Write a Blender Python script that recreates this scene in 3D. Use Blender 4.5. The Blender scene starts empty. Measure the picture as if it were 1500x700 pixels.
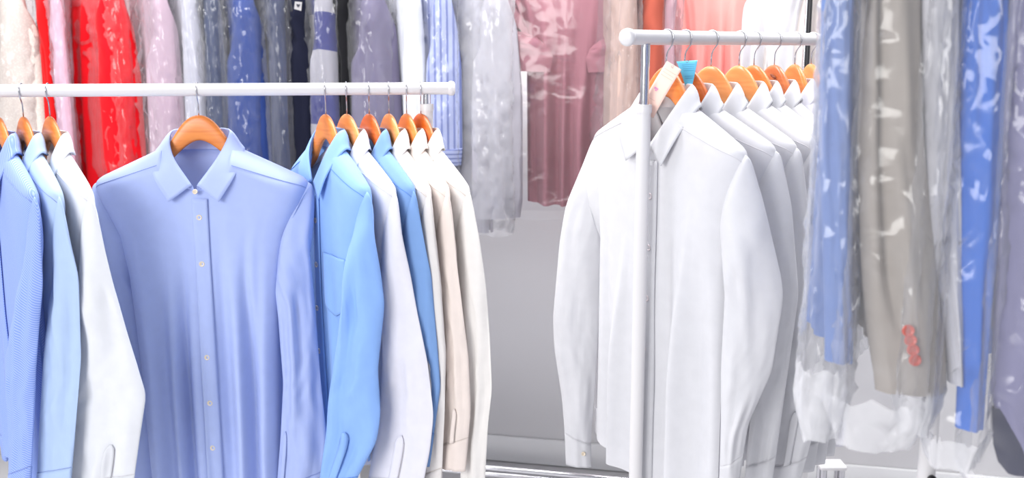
import bpy, math, random
import numpy as np
from mathutils import Vector

# ------------------------------------------------------------------ camera
FPX, CAMZ = 1500.0, 1.55
PITCH = math.atan(280.0 / FPX)
scene = bpy.context.scene
COL = scene.collection
cam_d = bpy.data.cameras.new('camera')
cam_d.sensor_width = 36.0
cam_d.lens = 36.0 * FPX / 1500.0
cam_d.clip_start = 0.05
cam_d.dof.use_dof = True
cam_d.dof.focus_distance = 2.08
cam_d.dof.aperture_fstop = 4.2
cam = bpy.data.objects.new('camera', cam_d)
COL.objects.link(cam)
cam.location = (0, 0, CAMZ)
cam.rotation_euler = (math.pi / 2 - PITCH, 0, 0)
scene.camera = cam

# ------------------------------------------------------------------ world and lights
world = bpy.data.worlds.new('world')
scene.world = world
world.use_nodes = True
bg = world.node_tree.nodes['Background']
bg.inputs[0].default_value = (0.93, 0.95, 1.0, 1)
bg.inputs[1].default_value = 0.56


def area(name, loc, target, sx, sy, power, color=(1, 1, 1)):
    d = bpy.data.lights.new(name, 'AREA')
    d.shape = 'RECTANGLE'
    d.size, d.size_y, d.energy, d.color = sx, sy, power, color
    o = bpy.data.objects.new(name, d)
    COL.objects.link(o)
    o.location = loc
    o.rotation_euler = (Vector(target) - Vector(loc)).to_track_quat('-Z', 'Y').to_euler()
    return o


area('added_key_light', (-2.6, -1.6, 2.4), (-0.1, 2.6, 1.2), 2.4, 2.0, 150, (1.0, 0.99, 0.97))  # added soft key from front left, also for film highlights; no window known
area('back_fill_light', (-0.1, 2.55, 3.0), (-0.1, 3.1, 0.5), 4.0, 0.5, 138, (1.0, 0.99, 0.98))  # added overhead fill to brighten the back wall, not a known lamp

scene.view_settings.view_transform = 'Standard'
scene.view_settings.look = 'None'
scene.view_settings.exposure = 0.13
scene.view_settings.gamma = 1.0
scene.view_settings.use_curve_mapping = False
scene.cycles.transparent_max_bounces = 20
scene.cycles.max_bounces = 6
scene.cycles.diffuse_bounces = 3
scene.cycles.glossy_bounces = 2
scene.cycles.use_denoising = True

# ------------------------------------------------------------------ projection helpers (metres)
CP, SP = math.cos(PITCH), math.sin(PITCH)


def ray(px, py):
    a, b = (px - 750.0) / FPX, (350.0 - py) / FPX
    return Vector((a, CP + b * SP, -SP + b * CP))


def at_y(px, py, Y):
    d = ray(px, py)
    k = Y / d.y
    return Vector((d.x * k, Y, CAMZ + d.z * k))


def project(p):
    x, y, z = p[0], p[1], p[2] - CAMZ
    f = y * CP - z * SP
    u = y * SP + z * CP
    return 750 + FPX * x / f, 350 - FPX * u / f


class Line:
    """a straight horizontal rail: point and direction in plan, height"""

    def __init__(self, p0, p1):
        self.p = Vector(p0)
        self.q = Vector(p1)
        self.d = (self.q - self.p)
        self.L = self.d.length
        self.d.normalize()

    def s_at(self, px):
        lo, hi = -6.0, 6.0
        for _ in range(50):
            m = (lo + hi) / 2
            v = self.p + self.d * m
            if v.y < 0.2:
                hi = m
                continue
            if project(v)[0] < px:
                lo = m
            else:
                hi = m
        return lo

    def at(self, px):
        return self.p + self.d * self.s_at(px)


def yaw_for(hook, tip_px, L, z):
    lo, hi = math.radians(0), math.radians(88)
    for _ in range(40):
        m = (lo + hi) / 2
        t = Vector((hook.x + L * math.cos(m), hook.y - L * math.sin(m), z))
        if project(t)[0] > tip_px:
            lo = m
        else:
            hi = m
    return lo


def hook_for(line, near_px, a, L, z):
    lo, hi = -6.0, 6.0
    for _ in range(50):
        m = (lo + hi) / 2
        h = line.p + line.d * m
        t = Vector((h.x + L * math.cos(a), h.y - L * math.sin(a), z))
        if t.y < 0.2:
            hi = m
            continue
        if project(t)[0] < near_px:
            lo = m
        else:
            hi = m
    return line.p + line.d * lo


# ------------------------------------------------------------------ materials
MATS = {}


def srgb(r, g, b):
    def f(c):
        c /= 255.0
        return c / 12.92 if c <= 0.04045 else ((c + 0.055) / 1.055) ** 2.4
    return (f(r), f(g), f(b), 1)


def new_mat(name):
    m = bpy.data.materials.new(name)
    m.use_nodes = True
    nt = m.node_tree
    nt.nodes.clear()
    out = nt.nodes.new('ShaderNodeOutputMaterial')
    return m, nt, out


def N(nt, t, **kw):
    n = nt.nodes.new('ShaderNode' + t)
    for k, v in kw.items():
        if k in n.inputs:
            n.inputs[k].default_value = v
        else:
            setattr(n, k, v)
    return n


def cloth(name, rgb, rough=0.85, trans=0.18, sheen=0.10, pattern=None, rgb2=None, bump=0.05, scale=1.0):
    if name in MATS:
        return MATS[name]
    m, nt, out = new_mat(name)
    lk = nt.links.new
    tc = N(nt, 'TexCoord')
    col = None
    noise = N(nt, 'TexNoise', Scale=38.0, Detail=4.0)
    lk(tc.outputs['Object'], noise.inputs['Vector'])
    if pattern is None:
        mix = N(nt, 'MixRGB', blend_type='MULTIPLY')
        mix.inputs[0].default_value = 0.10
        mix.inputs[1].default_value = srgb(*rgb)
        lk(noise.outputs['Fac'], mix.inputs[2])
        col = mix.outputs[0]
    elif pattern in ('twill', 'stripe', 'hstripe'):
        w = N(nt, 'TexWave', wave_type='BANDS', bands_direction='X', wave_profile='SIN')
        mp = N(nt, 'Mapping')
        lk(tc.outputs['Object'], mp.inputs['Vector'])
        if pattern == 'twill':
            mp.inputs['Rotation'].default_value = (0, math.radians(38), 0)
            w.inputs['Scale'].default_value = 95.0
        elif pattern == 'stripe':
            mp.inputs['Rotation'].default_value = (0, 0, math.radians(-56))
            w.inputs['Scale'].default_value = 16.5 * scale
        else:
            w.bands_direction = 'Z'
            w.inputs['Scale'].default_value = 24.0
        lk(mp.outputs[0], w.inputs['Vector'])
        ramp = N(nt, 'ValToRGB')
        ramp.color_ramp.elements[0].position = 0.25 if pattern == 'twill' else 0.62
        ramp.color_ramp.elements[1].position = 0.75 if pattern == 'twill' else 0.86
        ramp.color_ramp.elements[0].color = srgb(*rgb)
        ramp.color_ramp.elements[1].color = srgb(*rgb2)
        lk(w.outputs['Fac'], ramp.inputs[0])
        col = ramp.outputs[0]
    elif pattern == 'check':
        ch = N(nt, 'TexChecker', Scale=9.0)
        mp = N(nt, 'Mapping')
        mp.inputs['Rotation'].default_value = (math.radians(12), math.radians(8), math.radians(40))
        lk(tc.outputs['Object'], mp.inputs['Vector'])
        lk(mp.outputs[0], ch.inputs['Vector'])
        ch.inputs['Color1'].default_value = srgb(*rgb)
        ch.inputs['Color2'].default_value = srgb(*rgb2)
        col = ch.outputs[0]
    elif pattern == 'beads':
        v = N(nt, 'TexVoronoi', Scale=170.0)
        lk(tc.outputs['Object'], v.inputs['Vector'])
        ramp = N(nt, 'ValToRGB')
        ramp.color_ramp.elements[0].color = srgb(*rgb2)
        ramp.color_ramp.elements[1].color = srgb(*rgb)
        ramp.color_ramp.elements[1].position = 0.5
        lk(v.outputs['Distance'], ramp.inputs[0])
        col = ramp.outputs[0]
    b = N(nt, 'BsdfPrincipled', Roughness=rough)
    b.inputs['Sheen Weight'].default_value = sheen
    b.inputs['Sheen Roughness'].default_value = 0.5
    b.inputs['Specular IOR Level'].default_value = 0.2
    lk(col, b.inputs['Base Color'])
    bp = N(nt, 'Bump', Strength=bump, Distance=0.003)
    n2 = N(nt, 'TexNoise', Scale=16.0, Detail=5.0, Roughness=0.6)
    mp2 = N(nt, 'Mapping')
    mp2.inputs['Scale'].default_value = (1, 1, 0.35)
    lk(tc.outputs['Object'], mp2.inputs['Vector'])
    lk(mp2.outputs[0], n2.inputs['Vector'])
    lk(n2.outputs['Fac'], bp.inputs['Height'])
    lk(bp.outputs[0], b.inputs['Normal'])
    if trans > 0:
        tr = N(nt, 'BsdfTranslucent')
        lk(col, tr.inputs['Color'])
        lk(bp.outputs[0], tr.inputs['Normal'])
        ms = N(nt, 'MixShader')
        ms.inputs[0].default_value = trans
        lk(b.outputs[0], ms.inputs[1])
        lk(tr.outputs[0], ms.inputs[2])
        lk(ms.outputs[0], out.inputs[0])
    else:
        lk(b.outputs[0], out.inputs[0])
    MATS[name] = m
    return m


def simple(name, rgb, rough=0.5, metal=0.0, spec=0.5, coat=0.0):
    if name in MATS:
        return MATS[name]
    m, nt, out = new_mat(name)
    b = N(nt, 'BsdfPrincipled', Roughness=rough, Metallic=metal)
    b.inputs['Base Color'].default_value = srgb(*rgb)
    b.inputs['Specular IOR Level'].default_value = spec
    b.inputs['Coat Weight'].default_value = coat
    nz = N(nt, 'TexNoise', Scale=60.0, Detail=3.0)
    tc = N(nt, 'TexCoord')
    nt.links.new(tc.outputs['Object'], nz.inputs['Vector'])
    mr = N(nt, 'MapRange')
    mr.inputs['To Min'].default_value = max(0.02, rough - 0.04)
    mr.inputs['To Max'].default_value = rough + 0.04
    nt.links.new(nz.outputs['Fac'], mr.inputs['Value'])
    nt.links.new(mr.outputs[0], b.inputs['Roughness'])
    nt.links.new(b.outputs[0], out.inputs[0])
    MATS[name] = m
    return m


def wood(name, rgb, rgb2):
    if name in MATS:
        return MATS[name]
    m, nt, out = new_mat(name)
    lk = nt.links.new
    tc = N(nt, 'TexCoord')
    mp = N(nt, 'Mapping')
    mp.inputs['Scale'].default_value = (3, 20, 26)
    lk(tc.outputs['Object'], mp.inputs['Vector'])
    nz = N(nt, 'TexNoise', Scale=2.2, Detail=5.0, Distortion=1.2)
    lk(mp.outputs[0], nz.inputs['Vector'])
    r = N(nt, 'ValToRGB')
    r.color_ramp.elements[0].color = srgb(*rgb2)
    r.color_ramp.elements[1].color = srgb(*rgb)
    r.color_ramp.elements[0].position = 0.3
    r.color_ramp.elements[1].position = 0.62
    lk(nz.outputs['Fac'], r.inputs[0])
    b = N(nt, 'BsdfPrincipled', Roughness=0.38)
    b.inputs['Coat Weight'].default_value = 0.25
    b.inputs['Coat Roughness'].default_value = 0.25
    lk(r.outputs[0], b.inputs['Base Color'])
    lk(b.outputs[0], out.inputs[0])
    MATS[name] = m
    return m


def film(name, tint=(250, 250, 255), haze=0.02, edge=0.22, crinkle=0.16, scale=16.0):
    """thin clear dry-cleaning film: see-through, glossy, slightly milky"""
    if name in MATS:
        return MATS[name]
    m, nt, out = new_mat(name)
    lk = nt.links.new
    tc = N(nt, 'TexCoord')
    mp = N(nt, 'Mapping')
    mp.inputs['Scale'].default_value = (1.0, 1.0, 0.42)
    lk(tc.outputs['Object'], mp.inputs['Vector'])
    wob = N(nt, 'TexNoise', Scale=5.0, Detail=2.0)
    lk(mp.outputs[0], wob.inputs['Vector'])
    add = N(nt, 'MixRGB', blend_type='ADD')
    add.inputs[0].default_value = 0.22
    lk(mp.outputs[0], add.inputs[1])
    lk(wob.outputs['Color'], add.inputs[2])
    hs = []
    for sc_, wt in ((scale * 0.45, 1.0), (scale * 1.3, 0.42)):
        n1 = N(nt, 'TexNoise', Scale=sc_, Detail=1.5, Roughness=0.45)
        lk(add.outputs[0], n1.inputs['Vector'])
        s1 = N(nt, 'Math', operation='SUBTRACT')
        lk(n1.outputs['Fac'], s1.inputs[0])
        s1.inputs[1].default_value = 0.5
        a1 = N(nt, 'Math', operation='ABSOLUTE')
        lk(s1.outputs[0], a1.inputs[0])
        w1 = N(nt, 'Math', operation='MULTIPLY')
        lk(a1.outputs[0], w1.inputs[0])
        w1.inputs[1].default_value = -wt
        hs.append(w1)
    hm = N(nt, 'Math', operation='ADD')
    lk(hs[0].outputs[0], hm.inputs[0])
    lk(hs[1].outputs[0], hm.inputs[1])
    bp = N(nt, 'Bump', Strength=crinkle, Distance=0.05)
    lk(hm.outputs[0], bp.inputs['Height'])
    tr = N(nt, 'BsdfTransparent')
    tr.inputs[0].default_value = (0.98, 0.98, 0.985, 1)
    df = N(nt, 'BsdfDiffuse')
    df.inputs[0].default_value = srgb(*tint)
    lk(bp.outputs[0], df.inputs['Normal'])
    lw = N(nt, 'LayerWeight', Blend=0.25)
    lk(bp.outputs[0], lw.inputs['Normal'])
    fac = N(nt, 'MapRange')
    fac.inputs['To Min'].default_value = haze
    fac.inputs['To Max'].default_value = edge
    lk(lw.outputs['Facing'], fac.inputs['Value'])
    gl = N(nt, 'BsdfGlossy', Roughness=0.14)
    lk(bp.outputs[0], gl.inputs['Normal'])
    m1 = N(nt, 'MixShader')
    lk(fac.outputs[0], m1.inputs[0])
    lk(tr.outputs[0], m1.inputs[1])
    lk(df.outputs[0], m1.inputs[2])
    m2 = N(nt, 'MixShader')
    gf = N(nt, 'MapRange')
    gf.inputs['To Min'].default_value = 0.03
    gf.inputs['To Max'].default_value = 0.45
    lk(lw.outputs['Fresnel'], gf.inputs['Value'])
    lk(gf.outputs[0], m2.inputs[0])
    lk(m1.outputs[0], m2.inputs[1])
    lk(gl.outputs[0], m2.inputs[2])
    lk(m2.outputs[0], out.inputs[0])
    MATS[name] = m
    return m


WHITE_PAINT = simple('white_paint', (216, 214, 216), 0.35)
CHROME = simple('chrome', (205, 205, 210), 0.12, 1.0)
STEEL = simple('steel_wire', (190, 190, 196), 0.2, 1.0)
BLACK = simple('black_metal', (28, 28, 32), 0.4)
RUBBER = simple('rubber', (40, 40, 44), 0.7)
WOODS = [wood('orange_wood', (226, 136, 62), (212, 116, 48)),
         wood('pale_wood', (234, 154, 88), (224, 138, 72)),
         wood('deep_wood', (214, 108, 38), (196, 90, 28)),
         wood('red_wood', (212, 118, 62), (194, 98, 46))]

# ------------------------------------------------------------------ mesh helpers


def link(name, me, mat=None, parent=None, solid=0.0):
    if mat is not None:
        me.materials.append(mat)
    o = bpy.data.objects.new(name, me)
    COL.objects.link(o)
    if parent is not None:
        o.parent = parent
    if solid:
        md = o.modifiers.new('solid', 'SOLIDIFY')
        md.thickness = abs(solid)
        md.offset = 1.0 if solid > 0 else -1.0
    return o


def mesh_from(name, V, Fq, smooth=True):
    V = np.asarray(V, dtype=np.float32).reshape(-1, 3)
    Fq = np.asarray(Fq, dtype=np.int32)
    me = bpy.data.meshes.new(name)
    me.vertices.add(len(V))
    me.vertices.foreach_set('co', V.ravel())
    k = Fq.shape[1]
    me.loops.add(Fq.size)
    me.loops.foreach_set('vertex_index', Fq.ravel())
    me.polygons.add(len(Fq))
    me.polygons.foreach_set('loop_start', np.arange(0, Fq.size, k, dtype=np.int32))
    me.polygons.foreach_set('loop_total', np.full(len(Fq), k, dtype=np.int32))
    me.update(calc_edges=True)
    me.validate()
    if smooth:
        me.polygons.foreach_set('use_smooth', np.ones(len(Fq), dtype=bool))
    return me


def grid_faces(nu, nv, closed=False, flip=False):
    iu = np.arange(nu if closed else nu - 1)
    iv = np.arange(nv - 1)
    A, B = np.meshgrid(iu, iv, indexing='ij')
    A2 = (A + 1) % nu
    f = np.stack([A * nv + B, A2 * nv + B, A2 * nv + B + 1, A * nv + B + 1], -1).reshape(-1, 4)
    return f[:, ::-1] if flip else f


def grid(name, P, mat, parent=None, closed=False, flip=False, solid=0.0, smooth=True):
    nu, nv = P.shape[:2]
    return link(name, mesh_from(name, P, grid_faces(nu, nv, closed, flip), smooth), mat, parent, solid)


def tube_grid(path, rad, n=8):
    path = np.asarray(path, float)
    m = len(path)
    rad = np.full(m, rad) if np.isscalar(rad) else np.asarray(rad, float)
    T = np.gradient(path, axis=0)
    T /= np.linalg.norm(T, axis=1)[:, None] + 1e-12
    up = np.array([0.31, 0.22, 0.92])
    if abs(T[0] @ up) > 0.9:
        up = np.array([1.0, 0, 0])
    nrm = np.cross(T[0], up)
    nrm /= np.linalg.norm(nrm)
    R = np.zeros((n, m, 3))
    th = np.linspace(0, 2 * math.pi, n, endpoint=False)
    for i in range(m):
        nrm = nrm - T[i] * (nrm @ T[i])
        nrm /= np.linalg.norm(nrm) + 1e-12
        bn = np.cross(T[i], nrm)
        R[:, i] = path[i] + rad[i] * (np.cos(th)[:, None] * nrm + np.sin(th)[:, None] * bn)
    return R


def tube(name, path, rad, mat, parent=None, n=8, cap=True):
    path = np.asarray(path, float)
    m = len(path)
    rad = np.full(m, rad) if np.isscalar(rad) else np.asarray(rad, float)
    if cap:
        path = np.vstack([path[:1], path, path[-1:]])
        e = 1e-4
        path[0] -= (path[2] - path[1]) * 0.001
        path[-1] += (path[-2] - path[-3]) * 0.001
        rad = np.concatenate([[e], rad, [e]])
        T = None
        # radii of the caps collapse to a point
    G = tube_grid(path, rad, n)
    return grid(name, G, mat, parent, closed=True, flip=True)


def lathe_grid(prof, n=32):
    th = np.linspace(0, 2 * math.pi, n, endpoint=False)
    prof = np.asarray(prof, float)
    P = np.zeros((n, len(prof), 3))
    P[:, :, 0] = np.cos(th)[:, None] * prof[None, :, 0]
    P[:, :, 1] = np.sin(th)[:, None] * prof[None, :, 0]
    P[:, :, 2] = prof[None, :, 1]
    return P


def lathe(name, prof, mat, parent=None, n=32, axis=None, loc=None):
    """profile (radius, height) spun round +z, then laid along axis"""
    P = lathe_grid(prof, n)
    if axis is not None:
        q = Vector((0, 0, 1)).rotation_difference(Vector(axis).normalized()).to_matrix()
        P = P @ np.array(q).T
    if loc is not None:
        P = P + np.array(loc, float)
    o = grid(name, P, mat, parent, closed=True)
    if any(abs(prof[i][1] - prof[i + 1][1]) < 1e-5 for i in range(len(prof) - 1)):
        md = o.modifiers.new('edges', 'EDGE_SPLIT')
        md.split_angle = math.radians(50)
    return o


def box(name, size, loc, mat, parent=None, bevel=0.003, rotz=0.0):
    sx, sy, sz = [v / 2 for v in size]
    c, s = math.cos(rotz), math.sin(rotz)
    V = []
    for x in (-sx, sx):
        for y in (-sy, sy):
            for z in (-sz, sz):
                V.append((loc[0] + c * x - s * y, loc[1] + s * x + c * y, loc[2] + z))
    Fq = [(0, 1, 3, 2), (4, 6, 7, 5), (0, 4, 5, 1), (2, 3, 7, 6), (0, 2, 6, 4), (1, 5, 7, 3)]
    o = link(name, mesh_from(name, V, Fq, False), mat, parent)
    if bevel:
        md = o.modifiers.new('bevel', 'BEVEL')
        md.width, md.segments = bevel, 2
    return o


def empty(name, loc, rz=0.0, label=None, cat=None, group=None):
    o = bpy.data.objects.new(name, None)
    o.empty_display_size = 0.05
    COL.objects.link(o)
    o.location = loc
    o.rotation_euler = (0, 0, rz)
    tag(o, label, cat, group)
    return o


def tag(o, label=None, cat=None, group=None, kind=None):
    if label:
        o['label'] = label
    if cat:
        o['category'] = cat
    if group:
        o['group'] = group
    if kind:
        o['kind'] = kind
    return o


# smooth value noise ---------------------------------------------------------
_TAB = np.random.RandomState(7).rand(256, 256)


def vnoise(u, v, seed=0):
    u = np.asarray(u, float) + seed * 13.37
    v = np.asarray(v, float) + seed * 7.91
    iu, iv = np.floor(u).astype(int), np.floor(v).astype(int)
    fu, fv = u - iu, v - iv
    fu = fu * fu * fu * (fu * (fu * 6 - 15) + 10)
    fv = fv * fv * fv * (fv * (fv * 6 - 15) + 10)
    g = lambda a, b: _TAB[a % 256, b % 256]
    return ((g(iu, iv) * (1 - fu) + g(iu + 1, iv) * fu) * (1 - fv)
            + (g(iu, iv + 1) * (1 - fu) + g(iu + 1, iv + 1) * fu) * fv) * 2 - 1


def sstep(a, b, x):
    t = np.clip((x - a) / (b - a), 0, 1)
    return t * t * (3 - 2 * t)


def keyed(keys, sm=0.03, n=400):
    """linear keys lightly smoothed -> interpolator returning vectors"""
    K = np.array(keys, float)
    T = np.linspace(0, 1, n)
    Y = np.stack([np.interp(T, K[:, 0], K[:, j]) for j in range(1, K.shape[1])], 1)
    if sm > 0:
        h = int(3 * sm * n)
        w = np.exp(-0.5 * (np.arange(-h, h + 1) / (sm * n)) ** 2)
        w /= w.sum()
        Z = np.empty_like(Y)
        for j in range(Y.shape[1]):
            y = Y[:, j]
            pad = np.concatenate([2 * y[0] - y[h:0:-1], y, 2 * y[-1] - y[-2:-h - 2:-1]])
            Z[:, j] = np.convolve(pad, w, 'valid')
        Y = Z

    def f(t):
        t = np.asarray(t, float)
        return np.stack([np.interp(t, T, Y[:, j]) for j in range(Y.shape[1])], -1)
    return f


def catmull(keys, k):
    K = np.array(keys, float)
    n = len(K) - 1
    x = np.clip(np.asarray(k, float) * n, 0, n - 1e-9)
    i = np.floor(x).astype(int)
    f = (x - i)[..., None]
    g = lambda j: K[np.clip(j, 0, n)]
    p0 = np.where((i == 0)[..., None], 2 * g(i) - g(i + 1), g(i - 1))
    p3 = np.where((i == n - 1)[..., None], 2 * g(i + 1) - g(i), g(i + 2))
    p1, p2 = g(i), g(i + 1)
    return 0.5 * (2 * p1 + (p2 - p0) * f + (2 * p0 - 5 * p1 + 4 * p2 - p3) * f ** 2 + (3 * p1 - p0 - 3 * p2 + p3) * f ** 3)


# ------------------------------------------------------------------ garments
# local frame: origin = centre of the rail; x across the shoulders, -y front, z up
DZ = 0.013
XN = 0.074


class Garment:
    def __init__(s, **kw):
        s.hw, s.ys, s.D, s.hem, s.tail = 0.225, 1.0, 0.048, -0.86, 0.05
        s.seed, s.fold, s.nf, s.drop, s.res = 1, 0.016, 7, 0.085, 1.0
        s.Wlow, s.Whem, s.fold_top = 0.167, 0.18, -0.27
        s.crease = 0.0010
        for k, v in kw.items():
            setattr(s, k, v)
        r = random.Random(s.seed * 101 + 5)
        s.folds = {}
        for sg in (-1, 1):
            L = []
            for i in range(s.nf):
                c = -0.85 + 1.7 * (i + 0.5) / s.nf + r.uniform(-0.08, 0.08)
                L.append((c, r.uniform(-0.18, 0.18), r.uniform(0.06, 0.13),
                          s.fold * r.uniform(0.5, 1.2) * (1 if i % 2 else -0.8), r.uniform(-0.3, 0.12)))
            s.folds[sg] = L
        if getattr(s, 'front_folds', None):
            s.folds[-1] = s.front_folds

    def W(s, z):
        zs = [-1.6, s.hem, -0.60, -0.42, -0.33, -0.26, -0.21, 0.0]
        d = s.hw - s.Wlow
        ws = [s.Whem, s.Whem, (s.Wlow + s.Whem) / 2, s.Wlow, s.hw - d * 0.78, s.hw - d * 0.3, s.hw, s.hw]
        return np.interp(z, zs, ws)

    def ztop(s, x, sg):
        ax = np.abs(x)
        k = 0.225 / s.hw
        sh = -0.138 - (ax * k - 0.078) / 0.137 * 0.067 - np.clip((ax * k - 0.2) / 0.025, 0, 1) ** 2 * 0.014
        q = np.sqrt(np.clip(1 - (ax / XN) ** 2, 0, 1))
        nk = -0.138 - (s.drop if sg < 0 else 0.004) * q
        return np.where(ax < XN, nk, sh), q

    def body(s, S, T, sg):
        S, T = np.broadcast_arrays(np.asarray(S, float), np.asarray(T, float))
        zt, q = s.ztop(S * s.hw, sg)
        hem = s.hem + s.tail * np.abs(S) ** 2.2
        z = zt + (hem - zt) * T
        return s._at(S, z, zt, q, sg)

    def _at(s, S, z, zt, q, sg):
        x = S * s.W(z)
        dd = zt - z
        r = np.sqrt(1 - (1 - np.clip(dd / 0.05, 0, 1)) ** 2)
        Dl = s.D * np.sqrt(np.clip(1 - np.abs(S) ** 7, 0, 1))
        y = 0.046 * q * (1 - r) + Dl * r
        f = np.zeros_like(z)
        for (c, dr, w, A, z0) in s.folds[sg]:
            dep = sstep(s.fold_top + z0 * 0.3, -0.72, z)
            cc = c + dr * (1 - dep)
            f = f + A * dep * np.exp(-((S - cc) / (w * (0.7 + 0.6 * dep))) ** 2)
        env = sstep(1.0, 0.86, np.abs(S))
        low = sstep(-0.2, -0.5, z)
        f = f + vnoise(S * 4.5 + z * 1.2, z * 1.8, s.seed + sg) * 0.004 * (0.35 + low) * env
        f = f + vnoise(S * 13 + z * 4, z * 5, s.seed + 3 + sg) * s.crease * (0.4 + low) * env
        y = y + f * r
        y = np.maximum(y, 0.004 * r)
        return np.stack([x, sg * y * s.ys, z + DZ], -1)

    def front(s, x, z, off=0.0):
        """point on the front sheet at given x and z (z measured from the rail top)"""
        x, z = np.broadcast_arrays(np.asarray(x, float), np.asarray(z, float))
        S = np.clip(x / s.W(z), -1, 1)
        zt, q = s.ztop(S * s.hw, -1)
        P = s._at(S, np.minimum(z, zt), zt, q, -1)
        P = P.copy()
        P[..., 1] -= off
        return P


class Sleeve:
    def __init__(s, g, side, psi=30, out=0.02, swing=0.0, wa=0.058, wc=0.048, ez=-0.53, cz=-0.82, end=-0.88,
                 out2=None, swing2=None, bsc=1.0, wr=0.005, psi2=None, pk=None, hook=None, yaw=0.0, delta=0.0, dY=0.0, cuff_len=0.062):
        s.g, s.side, s.seed, s.wr = g, side, g.seed * 3 + side, wr
        out2 = out if out2 is None else out2
        swing2 = swing * 0.6 if swing2 is None else swing2
        p1 = math.radians(psi)
        p2 = math.radians(psi if psi2 is None else psi2)
        tip = (g.hw - 0.004, 0.0, -0.207)
        cx = g.hw - 0.03
        u1, u2 = (math.cos(p1), math.sin(p1)), (math.cos(p2), math.sin(p2))
        x0 = g.Wlow - 0.006
        wm = wa * 0.86
        cm = (cx + 0.4 * out, 0.4 * swing)
        k = [
            (0.00, tip[0] - 0.012, 0.0, tip[2] - 0.004, x0 - 0.014, 0, -0.395),
            (0.05, tip[0] + 0.006, 0.0, tip[2] - 0.010, x0 - 0.002, 0, -0.405),
            (0.16, tip[0] + 0.014 + 0.1 * out, 0.15 * swing + wm * 0.25 * u1[1], tip[2] - 0.07,
             x0 + 0.003, 0.1 * swing - wm * 0.3 * u1[1], -0.435),
            (0.30, cm[0] + wm * u1[0], cm[1] + wm * u1[1], -0.37, cm[0] - wm * u1[0], cm[1] - wm * u1[1], -0.47),
            (0.55, cx + out + wa * u1[0], swing + wa * u1[1], ez, cx + out - wa * u1[0], swing - wa * u1[1], ez - 0.035),
            (0.88, cx + out2 + wc * 1.1 * u2[0], swing2 + wc * 1.1 * u2[1], cz, cx + out2 - wc * 1.1 * u2[0], swing2 - wc * 1.1 * u2[1], cz - 0.006),
            (1.00, cx + out2 + wc * u2[0], swing2 + wc * u2[1], end, cx + out2 - wc * u2[0], swing2 - wc * u2[1], end - 0.006)]
        s.tc = 0.88
        if pk:
            # silhouette given as photo rows (row, left, right): turned into real widths at the shoulder's distance
            ca, sa = math.cos(yaw), math.sin(yaw)
            Y0 = hook.y - side * g.hw * sa + dY
            dl = math.radians(delta)
            rows = []
            for (py, l, r) in pk:
                c = at_y((l + r) / 2, py, Y0)
                w = (at_y(r, py, Y0).x - at_y(l, py, Y0).x) / 2 / math.cos(dl)
                O_ = Vector((c.x + w * math.cos(dl), c.y - w * math.sin(dl), c.z)) - hook
                I_ = Vector((c.x - w * math.cos(dl), c.y + w * math.sin(dl), c.z)) - hook
                loc = []
                for v in ((O_, I_) if side > 0 else (I_, O_)):
                    loc += [side * (v.x * ca - v.y * sa), v.x * sa + v.y * ca, v.z - DZ]
                rows.append(loc)
            A_ = np.array(rows)
            zend = A_[-1, 2]
            Ro = np.vstack([k[1][1:4], A_[:, :3]])
            Ri = np.vstack([k[1][4:7], [q for q in A_[:, 3:] if q[2] < -0.44]])
            k2 = [k[0], k[1]]
            for t in np.linspace(0.05, 1, 40)[1:]:
                v = (t - 0.05) / 0.95
                zo, zi = Ro[0, 2] + v * (zend - Ro[0, 2]), Ri[0, 2] + v * (zend - 0.004 - Ri[0, 2])
                po = [np.interp(-zo, -Ro[:, 2], Ro[:, j]) for j in (0, 1)]
                pi_ = [np.interp(-zi, -Ri[:, 2], Ri[:, j]) for j in (0, 1)]
                k2.append((t, *po, zo, *pi_, zi))
            k = k2
            s.tc = 1 - cuff_len / (-0.3 - zend)
        s.OI = keyed(k, 0.014 if pk else 0.02)
        ysb = g.ys * bsc
        s.b = keyed([(0, 0.030 * ysb), (0.05, 0.041 * ysb), (0.18, 0.042 * ysb), (0.35, 0.036 * ysb), (0.6, 0.03 * ysb), (0.88, 0.028 * ysb), (1, 0.023 * ysb)], 0.02)

    def surf(s, TH, T, off=0.0, wr=None):
        TH, T = np.broadcast_arrays(np.asarray(TH, float), np.asarray(T, float))
        oi = s.OI(T)
        O, I = oi[..., :3], oi[..., 3:]
        C, A = (O + I) / 2, (O - I) / 2
        e = 0.01
        o2, o1 = s.OI(np.clip(T + e, 0, 1)), s.OI(np.clip(T - e, 0, 1))
        tg = (o2[..., :3] + o2[..., 3:] - o1[..., :3] - o1[..., 3:])
        B = np.cross(tg, A)
        B /= np.linalg.norm(B, axis=-1)[..., None] + 1e-12
        B = np.where(B[..., 1:2] > 0, -B, B)
        b = s.b(T)[..., 0]
        sn, cs = np.sin(TH), np.cos(TH)
        lens = sn * (0.55 + 0.45 * np.abs(sn))
        wr = s.wr if wr is None else wr
        amp = sstep(0.02, 0.25, T) * (1 - 0.65 * sstep(0.86, 0.95, T))
        w = vnoise(cs * 2.6 + T * 1.6, T * 4 + np.sign(sn) * 9, s.seed) * wr * 1.3
        w = w + vnoise(cs * 5 - T * 7, T * 9 + np.sign(sn) * 5, s.seed + 5) * wr * 0.55
        el = np.exp(-((T - 0.56) / 0.1) ** 2)
        w = w + el * vnoise(cs * 3 + T * 14, T * 22 + np.sign(sn) * 5, s.seed + 8) * wr * 0.5
        d = b * lens + w * amp * np.abs(sn) + off * np.sign(sn)
        P = C + A * (cs * (1 + off * 8 * 0))[..., None] + B * d[..., None]
        P = P.copy()
        P[..., 0] *= s.side
        P[..., 2] += DZ
        return P


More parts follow.
